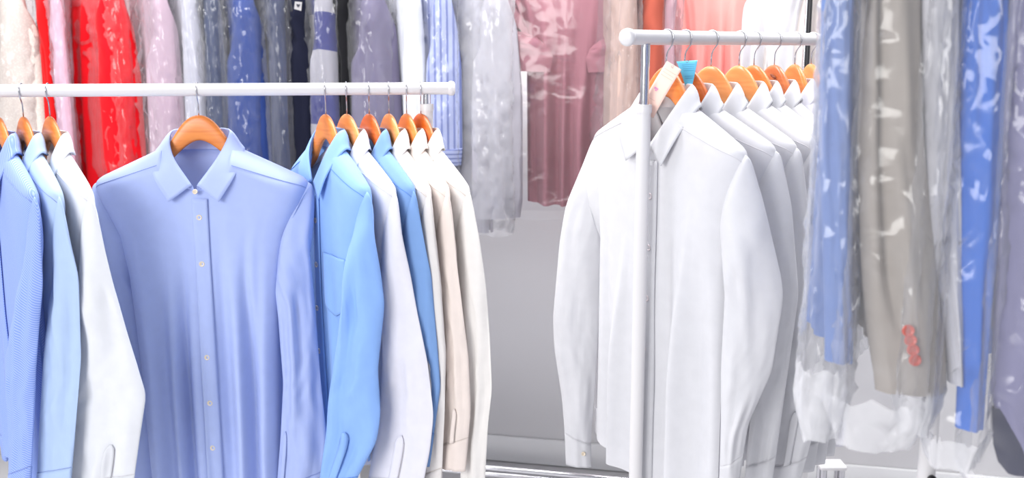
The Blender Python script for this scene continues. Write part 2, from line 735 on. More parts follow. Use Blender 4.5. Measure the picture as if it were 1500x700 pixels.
def body_mesh(name, g, mat, parent):
    nu, nv = int(64 * g.res), int(80 * g.res)
    S = np.sin(np.linspace(-math.pi / 2, math.pi / 2, nu))
    S = 0.5 * S + 0.5 * np.linspace(-1, 1, nu)
    T = np.linspace(0, 1, nv) ** 1.35
    A = g.body(S[:, None], T[None, :], -1)
    B = g.body(S[:, None], T[None, :], 1)
    n = nu * nv
    V = np.vstack([A.reshape(-1, 3), B.reshape(-1, 3)])
    f = np.vstack([grid_faces(nu, nv, flip=True), grid_faces(nu, nv) + n])
    return link(name, mesh_from(name, V, f), mat, parent)


def sleeve_mesh(sl, mat, parent, cuff=True, res=1.0, name='sleeve', cuffmat=None, cuffbutton=None):
    nu, nv = int(36 * res), int(64 * res)
    th = np.linspace(0, 2 * math.pi, nu, endpoint=False)
    t1 = sl.tc + 0.004 if cuff else 1.0
    T = np.linspace(0, t1, nv)
    o = grid(name, sl.surf(th[:, None], T[None, :]), mat, parent, closed=True, flip=sl.side > 0)
    if cuff:
        T = np.linspace(sl.tc, 1, 10)
        P = sl.surf(th[:, None], T[None, :], off=0.0012)
        c = grid('cuff', P, cuffmat or mat, o, closed=True, flip=sl.side > 0, solid=0.0015)
        if cuffbutton:
            p = sl.surf(np.array([cuffbutton]), np.array([0.945]), off=0.0035)[0]
            p2 = sl.surf(np.array([cuffbutton + 0.05]), np.array([0.945]), off=0.0035)[0]
            p3 = sl.surf(np.array([cuffbutton]), np.array([0.96]), off=0.0035)[0]
            nn = np.cross(p2 - p, p3 - p)
            nn /= np.linalg.norm(nn)
            if nn[1] > 0:
                nn = -nn
            button(p, nn, o, 0.0048)
    return o


BUTTON_PROF = [(0.0, 0.0012), (0.0030, 0.0012), (0.0038, 0.0020), (0.0052, 0.0024), (0.0060, 0.0016), (0.0060, 0.0), (0.0, 0.0)]
BUTTON_MAT = simple('cream_button', (222, 208, 188), 0.35)
PEARL = simple('pearl_button', (226, 214, 216), 0.3)
THREAD = simple('thread', (120, 104, 92), 0.8)


def button(p, n, parent, r=0.0062, mat=None, thick=1.0):
    k = r / 0.006
    prof = [(a * k, b * k * thick) for a, b in BUTTON_PROF]
    o = lathe('button', prof, mat or BUTTON_MAT, parent, 20, axis=tuple(n), loc=tuple(p))
    q = np.array(Vector((0, 0, 1)).rotation_difference(Vector(n).normalized()).to_matrix())
    d = 0.0011 * k
    for i, (a, b) in enumerate(((-d, -d), (d, -d), (-d, d), (d, d))):
        V = lathe_grid([(0, 0.0015 * k * thick), (0.0006 * k, 0.0013 * k * thick), (0.0006 * k, 0.0008 * k * thick)], 6) + np.array([a, b, 0])
        V = V @ q.T + np.array(p)
        grid('thread', V, THREAD, o, closed=True)
    return o


def patch(name, P, mat, parent, thick=0.0014):
    """a cloth patch given as grid of points on its outer face"""
    return grid(name, P, mat, parent, flip=True, solid=thick)


def collar(g, mat, parent, spread=1.0, lift=0.0, res=1.0, tipdz=0.0, lead=0.0):
    ys = g.ys
    Fk = np.array([(0, .046, -.100), (.044, .037, -.100), (.063, .002, -.107), (.049, -.036, -.152), (.005, -.056, -.214)])
    Ek = np.array([(0, .062, -.150), (.056, .055, -.148), (.094, .004, -.141), (.088, -.055, -.190), (.054, -.070, -.247)])
    Nk = np.array([(0, .045, -.145), (.046, .036, -.145), (.069, .0, -.143), (.05, -.036, -.178), (.003, -.050, -.232)])
    Ek[3:, 0] *= spread
    Ek[4, 2] += tipdz
    for K in (Fk, Ek, Nk):
        K[:, 1] *= ys
        K[:, 2] += DZ
    Fk[:, 2] += lift
    n = int(44 * res)
    k = np.linspace(-1, 1, 2 * n + 1)
    ak = np.abs(k)
    sg = np.sign(k)[:, None]
    mul = np.concatenate([np.where(sg == 0, 1, sg), np.ones_like(sg), np.ones_like(sg)], 1)
    Fp, Ep, Np = catmull(Fk, ak) * mul, catmull(Ek, ak) * mul, catmull(Nk, ak) * mul
    v = np.linspace(0, 1, 9)
    out = Ep - Np
    out[:, 2] = 0
    out /= np.linalg.norm(out, axis=1)[:, None] + 1e-9
    P = Fp[:, None] * (1 - v)[None, :, None] + Ep[:, None] * v[None, :, None]
    P = P + out[:, None] * (0.0035 * min(1, ys + 0.3) * np.sin(math.pi * np.minimum(v * 1.5, 1)) ** 0.8)[None, :, None] * np.clip(1.3 - ak, 0.35, 1)[:, None, None]
    P[:, :, 2] += (0.0012 * np.sin(math.pi * np.minimum(v * 3, 1)))[None, :]
    c = grid('collar', P, mat, parent, solid=0.0022)
    Q = Fp[:, None] * (1 - v)[None, :, None] + Np[:, None] * v[None, :, None]
    Q = Q - out[:, None] * 0.001
    grid('collar_stand', Q, mat, c, flip=True)
    return c


def seam_tube(name, P, mat, parent, r=0.0007):
    return tube(name, P, r, mat, parent, n=5, cap=False)


def make_shirt(label, hook, yaw, mat, group, g, right, left, buttons=(), bmat=None, pocket=None, placket=True,
               seam=None, coll=None, res=1.0, sleeve_pl=(), category='shirt', name='dress_shirt', cuffbtn=None, has_collar=True):
    root = empty(name, hook, -yaw, label, category, group)
    g.res = res
    body_mesh('body', g, mat, root)
    sl = {}
    for side, kw in ((1, right), (-1, left)):
        if kw is None:
            continue
        kw = dict(kw)
        if 'pk' in kw:
            kw.update(hook=Vector(hook), yaw=yaw)
        s = Sleeve(g, side, **kw)
        sl[side] = s
        o = sleeve_mesh(s, mat, root, res=res, cuffbutton=(cuffbtn or {}).get(side))
        if seam:
            th = np.linspace(0.1, math.pi - 0.1, 24)
            seam_tube('cuff_seam', s.surf(th, np.full(24, s.tc - 0.003), off=0.0004), seam, o, 0.0006)
        for (sd, th0, w0, ta) in sleeve_pl:
            if sd != side:
                continue
            ta = s.tc - (0.88 - ta)
            T = np.linspace(ta, s.tc, 14)
            th = np.linspace(-1, 1, 5)
            wid = np.where(T < ta + 0.02, 0.35 + 0.65 * (T - ta) / 0.02, 1.0)
            TH = th0 + th[:, None] * (w0 * wid)[None, :]
            P = s.surf(TH, T[None, :] + 0 * TH, off=0.0022)
            grid('sleeve_placket', P, mat, o, flip=side < 0, solid=0.0018)
            P = s.surf(np.full(14, th0 - w0 * 1.08), T * 0.8 + 0.2 * s.tc, off=0.0012)
            seam_tube('slit', P, seam or mat, o, 0.0009)
    if has_collar:
        collar(g, mat, root, **(coll or {}))
    if placket:
        z = np.linspace(-0.242, g.hem + 0.006, 70)
        x = np.linspace(-0.007, 0.026, 7)
        P = g.front(x[:, None], z[None, :], 0.0022)
        pl = patch('placket', P, mat, root, 0.002)
        for zz in buttons:
            p = g.front(0.007, zz, 0.0028)
            q = g.front(0.007, zz - 0.01, 0.0028)
            r_ = g.front(0.017, zz, 0.0028)
            n = np.cross(r_ - p, q - p)
            n /= np.linalg.norm(n)
            if n[1] > 0:
                n = -n
            button(p, n, root, mat=bmat)
        p = g.front(0.0, -0.228, 0.0)
        p = np.array([0.002, -0.058 * g.ys - 0.004, -0.226 + DZ])
        button(p, (0, -1, 0.15), root, 0.0056, bmat)
    if pocket:
        x0, x1, z0, z1 = pocket
        u = np.linspace(0, 1, 16)
        v = np.linspace(0, 1, 20)
        xx = x0 + (x1 - x0) * u[:, None] + 0 * v[None, :]
        bot = z1 + 0.022 * np.abs(2 * u - 1)
        zz = z0 + (bot[:, None] - z0) * v[None, :]
        po = patch('pocket', g.front(xx, zz, 0.0022), mat, root, 0.0018)
        if seam:
            e = np.concatenate([np.stack([np.full(20, x0 + .003), np.linspace(z0, z1 + .022, 20)], 1),
                                np.stack([np.linspace(x0 + .003, (x0 + x1) / 2, 10), np.linspace(z1 + .022, z1 + .003, 10)], 1),
                                np.stack([np.linspace((x0 + x1) / 2, x1 - .003, 10), np.linspace(z1 + .003, z1 + .022, 10)], 1),
                                np.stack([np.full(20, x1 - .003), np.linspace(z1 + .022, z0, 20)], 1)])
            seam_tube('pocket_seam', g.front(e[:, 0], e[:, 1], 0.0028), seam, po, 0.0007)
    if seam:
        for sd in (-1, 1):
            xx = np.linspace(0.080, g.hw - 0.006, 24) * sd
            zt, _ = g.ztop(xx, -1)
            d = 0.034 - 0.020 * np.linspace(0, 1, 24)
            seam_tube('yoke_seam', g.front(xx, zt - d, 0.0006), seam, root, 0.0008)
    return root, sl


def make_hanger(label, hook, yaw, hook_yaw, mat, ys, group, rail_r=0.0135):
    root = empty('wooden_hanger', hook, -yaw, label, 'hanger', group)
    n = 61
    x = np.linspace(-0.185, 0.185, n)
    ax = np.abs(x)
    zt = np.interp(ax, [0, .01, .02, .032, .045, .058, .08, .12, .206], [-.066, -.067, -.071, -.080, -.095, -.116, -.150, -.174, -.222])
    zb = np.interp(ax, [0, .01, .025, .045, .08, .12, .18, .206], [-.120, -.122, -.130, -.146, -.180, -.202, -.234, -.240])
    k = np.array([.1, .2, .4, .2, .1])
    sm = lambda a: np.convolve(np.pad(a, 2, mode='edge'), k, 'valid')
    zt, zb = sm(sm(zt)), sm(sm(zb))
    th = np.interp(ax, [0, .06, .14, .206], [0.009, 0.0095, .013, .012]) * (0.6 + 0.4 * ys)
    m = 18
    a = np.linspace(0, 2 * math.pi, m, endpoint=False)
    ca, sa = np.cos(a), np.sin(a)
    sp = lambda v, e: np.sign(v) * np.abs(v) ** e
    P = np.zeros((m, n, 3))
    zc, zh = (zt + zb) / 2, (zt - zb) / 2
    P[:, :, 0] = x
    P[:, :, 1] = sp(ca, 0.7)[:, None] * th[None, :] - 0.004 * ys * np.clip((ax[None, :] - .07) / .13, 0, 1)
    P[:, :, 2] = zc[None, :] + sp(sa, 0.6)[:, None] * zh[None, :] + DZ
    V = P.reshape(-1, 3)
    f = grid_faces(m, n, closed=True)
    e0 = len(V)
    V = np.vstack([V, [[x[0] - .003, P[:, 0, 1].mean(), zc[0] + DZ], [x[-1] + .003, P[:, -1, 1].mean(), zc[-1] + DZ]]])
    caps = []
    for i in range(m):
        j = (i + 1) % m
        caps.append((i * n, j * n, e0, e0))
        caps.append((j * n + n - 1, i * n + n - 1, e0 + 1, e0 + 1))
    bm_f = [tuple(q) for q in f] + [c[:3] for c in caps]
    me = bpy.data.meshes.new('wooden_arms')
    me.from_pydata([tuple(v) for v in V], [], [tuple(int(i) for i in q) for q in bm_f])
    me.update()
    me.polygons.foreach_set('use_smooth', np.ones(len(me.polygons), dtype=bool))
    link('wooden_arms', me, mat, root)
    # steel hook, swivelled so that it goes over the rail
    R = rail_r + 0.0016
    c, s = math.cos(hook_yaw), math.sin(hook_yaw)
    pts = []
    for t in np.linspace(math.radians(195), math.radians(-22), 22):
        pts.append((R * math.cos(t), R * math.sin(t)))
    pts += [(R * 0.80, -0.0135), (R * 0.52, -0.0185), (R * 0.22, -0.0245), (0.0008, -0.031), (0.0, -0.040), (0.0, -0.060 + 0.0)]
    path = np.array([(a_ * c, a_ * s, b_) for a_, b_ in pts])
    tube('hook', path, 0.0014, STEEL, root, n=8)
    return root


# ------------------------------------------------------------------ the room
RAIL_R = 0.0135
wall_d = Vector((math.cos(math.radians(-12.5)), math.sin(math.radians(-12.5)), 0))
wall_n = Vector((-wall_d.y, wall_d.x, 0))        # away from the camera
B0 = at_y(712, 659, 3.70)
B0.z = 0

m_wall, nt, out = new_mat('grey_plaster')
b = N(nt, 'BsdfPrincipled', Roughness=0.8)
nz = N(nt, 'TexNoise', Scale=3.0, Detail=4.0)
rp = N(nt, 'ValToRGB')
rp.color_ramp.elements[0].color = srgb(243, 241, 244)
rp.color_ramp.elements[1].color = srgb(247, 246, 248)
nt.links.new(nz.outputs['Fac'], rp.inputs[0])
nt.links.new(rp.outputs[0], b.inputs['Base Color'])
nt.links.new(b.outputs[0], out.inputs[0])
m_floor, nt, out = new_mat('pale_vinyl_floor')
b = N(nt, 'BsdfPrincipled', Roughness=0.35)
nz = N(nt, 'TexNoise', Scale=6.0, Detail=6.0)
rp = N(nt, 'ValToRGB')
rp.color_ramp.elements[0].color = srgb(208, 207, 210)
rp.color_ramp.elements[1].color = srgb(222, 221, 224)
nt.links.new(nz.outputs['Fac'], rp.inputs[0])
nt.links.new(rp.outputs[0], b.inputs['Base Color'])
nt.links.new(b.outputs[0], out.inputs[0])

wang = math.atan2(wall_d.y, wall_d.x)
wc = B0 + wall_n * 0.06
tag(box('wall_back', (9, 0.1, 3.2), (wc.x, wc.y, 1.6), m_wall, None, 0, wang), 'pale grey painted wall behind the garments', None, None, 'structure')
bc = B0 + wall_n * 0.003
tag(box('baseboard_back', (9, 0.016, 0.10), (bc.x, bc.y, 0.0505), simple('white_skirting', (226, 226, 228), 0.4), None, 0.004, wang), 'white baseboard along the grey wall', None, None, 'structure')
tag(box('floor', (9, 7, 0.06), (0, 1.6, -0.031), m_floor, None, 0, wang), 'pale grey smooth floor', None, None, 'structure')

# ------------------------------------------------------------------ clothes racks
R1 = Line(at_y(-260, 134.5, 2.13), at_y(664, 129.2, 2.30))
R2 = Line(at_y(917, 54.5, 1.87), at_y(1225, 58.8, 2.45))
for r in (R1, R2):
    zz = (r.p.z + r.q.z) / 2
    if r is R2:
        zz = r.p.z
    r.p.z = r.q.z = zz
    r.d = (r.q - r.p).normalized()


def rail_parts(root, line, mat, caps=(True, True)):
    d = line.d
    prof_r = RAIL_R
    L = (line.q - line.p).length
    lathe('rail', [(0.0, 0.004), (prof_r, 0.004), (prof_r, L - 0.004), (0.0, L - 0.004)], mat, root, 40, axis=d, loc=line.p)
    cap = [(0, -0.004), (prof_r * 0.8, -0.0035), (prof_r * 1.12, -0.001), (prof_r * 1.2, 0.004), (prof_r * 1.16, 0.009), (prof_r * 1.02, 0.0115), (0, 0.0115)]
    if caps[0]:
        lathe('end_cap', cap, mat, root, 40, axis=d, loc=line.p)
    if caps[1]:
        lathe('end_cap', cap, mat, root, 40, axis=-d, loc=line.q)


def post_parts(root, p, rail_z, knob=None, base_d=None, collar_z=None):
    cz = collar_z
    lathe('inner_tube', [(0, cz - 0.05), (0.0085, cz - 0.05), (0.0085, rail_z - RAIL_R * 0.9), (0, rail_z - RAIL_R * 0.9)], CHROME, root, 28, loc=(p.x, p.y, 0))
    lathe('outer_tube', [(0, 0.115), (0.0130, 0.115), (0.0130, cz - 0.004), (0, cz - 0.004)], WHITE_PAINT, root, 28, loc=(p.x, p.y, 0))
    lathe('tube_collar', [(0.0085, cz - 0.016), (0.0146, cz - 0.0155), (0.0150, cz - 0.002), (0.0140, cz), (0.0085, cz)], WHITE_PAINT, root, 28, loc=(p.x, p.y, 0))
    if base_d is not None:
        a, b_ = p - base_d * 0.24, p + base_d * 0.24
        tube('base_bar', [(a.x, a.y, 0.1), (b_.x, b_.y, 0.1)], 0.0145, WHITE_PAINT, root, 16)
        for e in (a, b_):
            lathe('caster', [(0, -0.011), (0.028, -0.011), (0.032, -0.006), (0.032, 0.006), (0.028, 0.011), (0, 0.011)], RUBBER, root, 20,
                  axis=(base_d.y, -base_d.x, 0), loc=(e.x, e.y, 0.034))
            tube('caster_stem', [(e.x, e.y, 0.04), (e.x, e.y, 0.1)], 0.006, CHROME, root, 8)


def make_rack(label, line, posts, colz, bar_z=0.1):
    o = line.p.copy()
    root = empty('clothes_rack', (0, 0, 0), 0, label, 'clothes rack')
    rail_parts(root, line, WHITE_PAINT)
    n = Vector((-line.d.y, line.d.x, 0))
    for p in posts:
        post_parts(root, p, line.p.z, base_d=n, collar_z=colz)
    if len(posts) > 1:
        a, b_ = posts[0], posts[-1]
        tube('lower_bar', [(a.x, a.y, bar_z), (b_.x, b_.y, bar_z)], 0.0125, WHITE_PAINT, root, 16)
    return root


p_r = R1.at(625)
p_l = R1.p + R1.d * 0.06
make_rack('white clothes rack holding the blue and pastel shirts', R1, [p_l, p_r], at_y(625, 152, p_r.y).z)
p_n = R2.at(946)
p_f = R2.q - R2.d * 0.05
make_rack('white clothes rack with chrome neck holding the white shirts', R2, [p_n, p_f], at_y(946, 153, p_n.y).z)

# ------------------------------------------------------------------ shirts on the first rack
SEAM_B = cloth('seam_blue', (148, 166, 222))
SEAM_S = cloth('seam_sky', (104, 148, 226))
SEAM_W = cloth('seam_white', (224, 222, 228))
SEAM_C = cloth('seam_cream', (222, 212, 206))
C_PERI = cloth('periwinkle_cotton', (184, 200, 247))
C_TWILL = cloth('blue_twill', (138, 164, 236), pattern='twill', rgb2=(172, 194, 248))
C_PALE = cloth('pale_blue_cotton', (186, 209, 244))
C_WHITE = cloth('white_cotton', (234, 236, 242))
C_SKY = cloth('sky_blue_cotton', (152, 193, 253))
C_LAV = cloth('cool_white_cotton', (240, 239, 249))
C_MID = cloth('mid_blue_cotton', (134, 172, 228))
C_WARM = cloth('warm_white_cotton', (238, 234, 233))
C_CREAM = cloth('cream_cotton', (246, 234, 228))
C_IVORY = cloth('ivory_cotton', (245, 242, 240))
C_PURE = cloth('pure_white_cotton', (229, 229, 234), trans=0.22)
C_LTBLUE = cloth('light_periwinkle_cotton', (186, 200, 246))

G1, H1 = 'shirts on the rack of blue and pastel shirts', 'wooden hangers on the rack of blue and pastel shirts'
ry1 = math.pi / 2


def rail_hook_yaw(line, yaw):
    """angle of the hook plane inside the rotated hanger: square to the rail"""
    ang = math.atan2(line.d.y, line.d.x)      # rail direction in the world
    n = ang - math.pi / 2                     # square to it, towards the camera
    return n + yaw


# (hook px, tip px, label, material, seam, garment, right sleeve, left sleeve, extra)
def rs(psi, **k):
    d = dict(psi=psi, psi2=psi)
    d.update(k)
    return d


LEFTN = dict(psi=20, out=0.0, swing=0.0, wa=0.05, wc=0.042, bsc=0.9)


def px(*rows, **k):
    d = dict(pk=rows, delta=28, bsc=0.65, wr=0.0055)
    d.update(k)
    return d


rack1 = [
    (-6, 52, 'blue diagonal-twill shirt cut off by the left edge of the picture', C_TWILL, SEAM_B, dict(ys=0.5, seed=11),
     px((330, 24, 61), (414, 12, 67), (528, 2, 58), (640, 8, 51), (730, 10, 47), delta=20, bsc=0.8), WOODS[0], 'wooden hanger of the blue twill shirt at the left picture edge', {}),
    (31, 88, 'pale blue shirt between the blue twill shirt and the plain white shirt', C_PALE, SEAM_B, dict(ys=0.5, seed=12),
     px((340, 68, 101), (400, 67, 118), (520, 60, 124), (640, 52, 114), (730, 48, 105), delta=20), WOODS[0], 'wooden hanger of the pale blue shirt near the left edge', {}),
    (70, 134, 'plain white shirt with broad angular sleeve left of the front-facing blue shirt', C_WHITE, SEAM_W, dict(ys=0.5, seed=13),
     px((345, 118, 150), (420, 117, 169), (500, 113, 193), (575, 106, 218), (640, 101, 208), (705, 96, 199), (740, 95, 196), delta=10, bsc=0.9, wr=0.007), WOODS[0], 'wooden hanger of the plain white shirt left of the front-facing shirt', dict(sleeve_pl=[(1, 1.35, 0.13, 0.76)])),
    (476, 540, 'bright sky-blue shirt with chest pocket, turned three-quarters', C_SKY, SEAM_S, dict(ys=0.62, seed=15, fold=0.02),
     px((345, 505, 549), (398, 503, 560), (442, 500, 565), (537, 487, 555), (600, 477, 560), (640, 475, 554), (705, 466, 520), (740, 464, 508), delta=25, bsc=0.85, wr=0.009), WOODS[0], 'wooden hanger of the sky-blue shirt', dict(pocket=(0.045, 0.15, -0.365, -0.50), buttons=(-0.30, -0.40, -0.50, -0.60, -0.70), sleeve_pl=[(1, 1.75, 0.2, 0.7)])),
    (507, 580, 'cool white shirt between the sky-blue and the mid-blue shirts', C_LAV, SEAM_W, dict(ys=0.5, seed=16),
     px((335, 556, 588), (400, 556, 603), (450, 557, 612), (525, 558, 628), (600, 554, 637), (650, 547, 632), (700, 538, 622), (740, 532, 614)), WOODS[1], 'pale wooden hanger of the cool white shirt', dict(sleeve_pl=[(1, 1.6, 0.16, 0.72)])),
    (540, 608, 'mid-blue shirt squeezed between two white shirts', C_MID, SEAM_S, dict(ys=0.5, seed=17),
     px((340, 588, 620), (400, 590, 632), (500, 596, 641), (560, 600, 646), (606, 604, 640), (680, 600, 630)), WOODS[2], 'orange wooden hanger of the mid-blue shirt', {}),
    (569, 630, 'warm white shirt right beside the mid-blue shirt', C_WARM, SEAM_C, dict(ys=0.5, seed=18),
     px((340, 606, 636), (400, 610, 644), (512, 618, 654), (600, 620, 652), (730, 616, 646)), WOODS[1], 'wooden hanger of the warm white shirt beside the mid-blue one', {}),
    (595, 657, 'cream shirt, second from the end of the rail', C_CREAM, SEAM_C, dict(ys=0.5, seed=19),
     px((340, 636, 665), (420, 642, 674), (520, 650, 687), (600, 649, 690), (686, 643, 682)), WOODS[0], 'wooden hanger of the cream shirt, second from the rail end', dict(sleeve_pl=[(1, 1.5, 0.18, 0.74)])),
    (616, 688, 'ivory white shirt hanging last at the end of the rail', C_IVORY, SEAM_C, dict(ys=0.5, seed=20),
     px((340, 664, 701), (417, 670, 712), (499, 676, 718), (568, 680, 721), (618, 678, 715), (700, 674, 711), (745, 672, 708)), WOODS[2], 'dark orange wooden hanger last on the rail', {}),
]
for (hp, tp, lab, mat, seam, gk, rk, wd, hlab, ex) in rack1:
    hk = R1.at(hp)
    yaw = yaw_for(hk, tp, 0.225, hk.z - 0.2)
    make_hanger(hlab, hk, yaw, rail_hook_yaw(R1, yaw), wd, gk['ys'], H1)
    make_shirt(lab, hk, yaw, mat, G1, Garment(**gk), rk, LEFTN, seam=seam, **ex)

# the front-facing shirt
hk = R1.at(289)
yaw = math.radians(0)
make_hanger('wooden hanger inside the open collar of the front-facing blue shirt', hk, yaw, rail_hook_yaw(R1, yaw), WOODS[0], 1.0, H1)
gF = Garment(seed=31, ys=1.0, hw=0.240, hem=-0.98, fold=0.030, nf=5, Wlow=0.17, Whem=0.147, fold_top=-0.30, D=0.055,
             front_folds=[(-0.78, 0.0, 0.10, 0.016, 0), (-0.55, 0.05, 0.09, -0.016, 0.1), (-0.42, 0.05, 0.09, 0.022, 0.1), (-0.30, 0.08, 0.055, -0.034, -0.1), (-0.12, 0.03, 0.08, 0.014, 0),
                          (0.30, -0.05, 0.11, -0.022, 0.1), (0.48, -0.08, 0.09, 0.026, 0), (0.64, -0.10, 0.07, -0.034, 0.1), (0.82, 0.0, 0.08, 0.014, 0)])
zb = [-0.282, -0.384, -0.594, -0.700, -0.806]
make_shirt('periwinkle blue dress shirt facing the camera, buttoned up', hk, yaw, C_PERI, G1, gF,
           px((345, 408, 451), (400, 402, 457), (470, 408, 463), (560, 415, 470), (640, 411, 479), (690, 407, 472), (735, 404, 465), delta=0, bsc=0.85, wr=0.008, dY=-0.035),
           dict(psi=10, out=-0.018, swing=0.012, wa=0.056, wc=0.052, cz=-0.90, end=-0.96), buttons=zb, seam=SEAM_B, res=1.4, sleeve_pl=[(1, 2.4, 0.13, 0.68)])

# ------------------------------------------------------------------ white shirts on the second rack
G2, H2 = 'white shirts on the rack with the chrome neck', 'wooden hangers on the rack of white shirts'
rack2 = [
    (977, 1097, 'white dress shirt nearest the post, buttons and both sleeves showing', C_PURE, 0.7, 41,
     px((300, 1060, 1118), (404, 1066, 1142), (432, 1064, 1145), (543, 1058, 1128), (618, 1057, 1095), (720, 1054, 1080), delta=15, bsc=0.9, wr=0.005), WOODS[0], 'wooden hanger behind the pink paper tag', 'pure'),
    (1004, 1142, 'white shirt second from the post, below the blue paper tag', C_PURE, 0.6, 42,
     px((300, 1105, 1158), (430, 1112, 1168), (560, 1106, 1150), (720, 1090, 1128), delta=15, bsc=0.8), WOODS[2], 'dark orange wooden hanger behind the blue paper tag', ''),
    (1043, 1172, 'white shirt third from the post of the white-shirt rack', C_PURE, 0.6, 43,
     px((330, 1146, 1186), (420, 1140, 1195), (490, 1130, 1203), (555, 1126, 1208), (620, 1130, 1192), (720, 1124, 1166), delta=15, bsc=0.9), WOODS[1], 'pale wooden hanger third from the post', ''),
    (1084, 1200, 'white shirt fourth from the post of the white-shirt rack', C_PURE, 0.6, 44,
     rs(45, out=0.0, swing=0.0), WOODS[1], 'broad pale wooden hanger fourth from the post', ''),
    (1106, 1216, 'white shirt fifth from the post of the white-shirt rack', C_PURE, 0.55, 45,
     rs(45, out=0.0, swing=0.0), WOODS[0], 'wooden hanger fifth from the post', ''),
    (1136, 1228, 'white shirt sixth from the post of the white-shirt rack', C_PURE, 0.55, 46,
     rs(45, out=0.0, swing=0.0), WOODS[3], 'reddish wooden hanger with a dark maker mark near its hook', ''),
    (1166, 1240, 'white shirt seventh from the post, just left of the bagged garments', C_LAV, 0.55, 47,
     rs(45, out=0.0, swing=0.0), WOODS[0], 'orange wooden hanger seventh from the post', ''),
    (1190, 1250, 'light blue shirt with only its collar showing past the bagged garments', C_LTBLUE, 0.55, 48,
     rs(45, out=0.0, swing=0.0, ez=-0.45, cz=-0.56, end=-0.62), WOODS[1], 'wooden hanger half hidden by the bagged light blue shirt', ''),
]
w_hangers = []
for i, (hp, tp, lab, mat, ys, seed, rk, wd, hlab, ex) in enumerate(rack2):
    hk = R2.at(hp)
    yaw = yaw_for(hk, tp, 0.232 if i == 0 else 0.225, hk.z - 0.2)
    w_hangers.append((hk, yaw))
    h = make_hanger(hlab, hk, yaw, rail_hook_yaw(R2, yaw), wd, ys, H2)
    if i == 5:
        a = np.linspace(0, 2 * math.pi, 20, endpoint=False)
        r = np.linspace(0.0, 1, 3)
        P = np.zeros((20, 3, 3))
        P[:, :, 0] = 0.012 + np.cos(a)[:, None] * r * 0.011
        P[:, :, 2] = -0.079 + np.sin(a)[:, None] * r * 0.0035 - 0.35 * (P[:, :, 0] - 0.012)
        P[:, :, 1] = -0.0106
        grid('maker_mark', P, simple('stamp', (140, 70, 40), 0.6), h, closed=True, solid=0.0005)
    first = i == 0
    make_shirt(lab, hk, yaw, mat, G2, Garment(ys=ys, seed=seed, hw=0.232 if first else 0.225, fold=0.034 if first else 0.02, hem=-0.90 if first else -0.88, Whem=0.19 if first else 0.175, Wlow=0.188 if first else 0.167),
               rk, px((300, 829, 888), (354, 820, 884), (467, 810, 878), (512, 812, 875), (581, 823, 871), (631, 827, 866), (680, 829, 866), delta=5, bsc=0.8, wr=0.004) if first else LEFTN,
               seam=SEAM_W, bmat=PEARL, buttons=(-0.31, -0.41, -0.51, -0.61, -0.71, -0.80) if first else (),
               res=1.3 if first else 1.0, cuffbtn={-1: 2.0} if first else None,
               sleeve_pl=[(1, 1.6, 0.17, 0.7)] if i == 2 else ())

# paper tags pinned to the first two hooks
M_PINK = simple('pink_paper', (250, 214, 200), 0.8)
M_BLUEP = simple('blue_paper', (110, 205, 240), 0.8)
M_INKB = simple('blue_ink', (80, 160, 205), 0.8)
M_INKP = simple('pink_ink', (226, 150, 190), 0.8)
M_INKG = simple('grey_ink', (214, 176, 164), 0.8)


def paper_tag(name, label, corners, mat, Y, marks):
    """corners in photo order: top-left, top-right, bottom-right, bottom-left at depth Y (per-corner)"""
    C = [at_y(c[0], c[1], y) for c, y in zip(corners, Y)]
    o = C[0].copy()
    root_loc = (C[0] + C[1]) / 2

    def pt(u, v, lift=0.0):
        a = C[0].lerp(C[1], u)
        b_ = C[3].lerp(C[2], u)
        p = a.lerp(b_, v)
        nrm = (C[1] - C[0]).cross(C[3] - C[0]).normalized()
        if nrm.y > 0:
            nrm = -nrm
        return p + nrm * (0.002 * math.sin(math.pi * v) + lift) - root_loc
    n, m = 8, 14
    P = np.array([[pt(i / (n - 1), j / (m - 1)) for j in range(m)] for i in range(n)])
    root = empty(name, root_loc, 0, label, 'tag')
    grid('paper', P, mat, root, solid=0.0006)
    for (u0, u1, v0, v1, mm) in marks:
        P = np.array([[pt(u, v, 0.0007) for v in (v0, v1)] for u in np.linspace(u0, u1, 4)])
        grid('print', P, mm, root)
    # eyelet ring round the hook wire
    th = np.linspace(0, 2 * math.pi, 17)
    c = np.array(pt(0.5, 0.035, 0.001))
    tube('eyelet', [c + np.array([0.0022 * math.cos(t), 0, 0.0022 * math.sin(t)]) for t in th], 0.0005, STEEL, root, 6, cap=False)
    return root


y1 = w_hangers[0][0].y
y2 = w_hangers[1][0].y
paper_tag('paper_tag', 'long pale pink paper tag hanging by the rack post', [(977, 89), (998, 102), (957, 173), (936, 160)], M_PINK, [y1 - 0.030, y1 - 0.058, y1 - 0.036, y1 - 0.028],
          [(0.1, 0.9, 0.13, 0.137, M_INKG), (0.1, 0.85, 0.19, 0.196, M_INKG), (0.08, 0.9, 0.25, 0.257, M_INKG), (0.2, 0.45, 0.50, 0.535, M_INKP), (0.3, 0.42, 0.54, 0.56, M_INKP), (0.15, 0.6, 0.72, 0.726, M_INKG)])
paper_tag('paper_tag', 'short bright blue paper tag on the second white-shirt hanger', [(991, 90), (1022, 88), (1014, 126), (1004, 126)], M_BLUEP, [y2 - .03, y2 - .03, y2 - .05, y2 - .05],
          [(0.2, 0.9, v, v + 0.018, M_INKB) for v in (0.16, 0.24, 0.32, 0.40, 0.62, 0.7)])

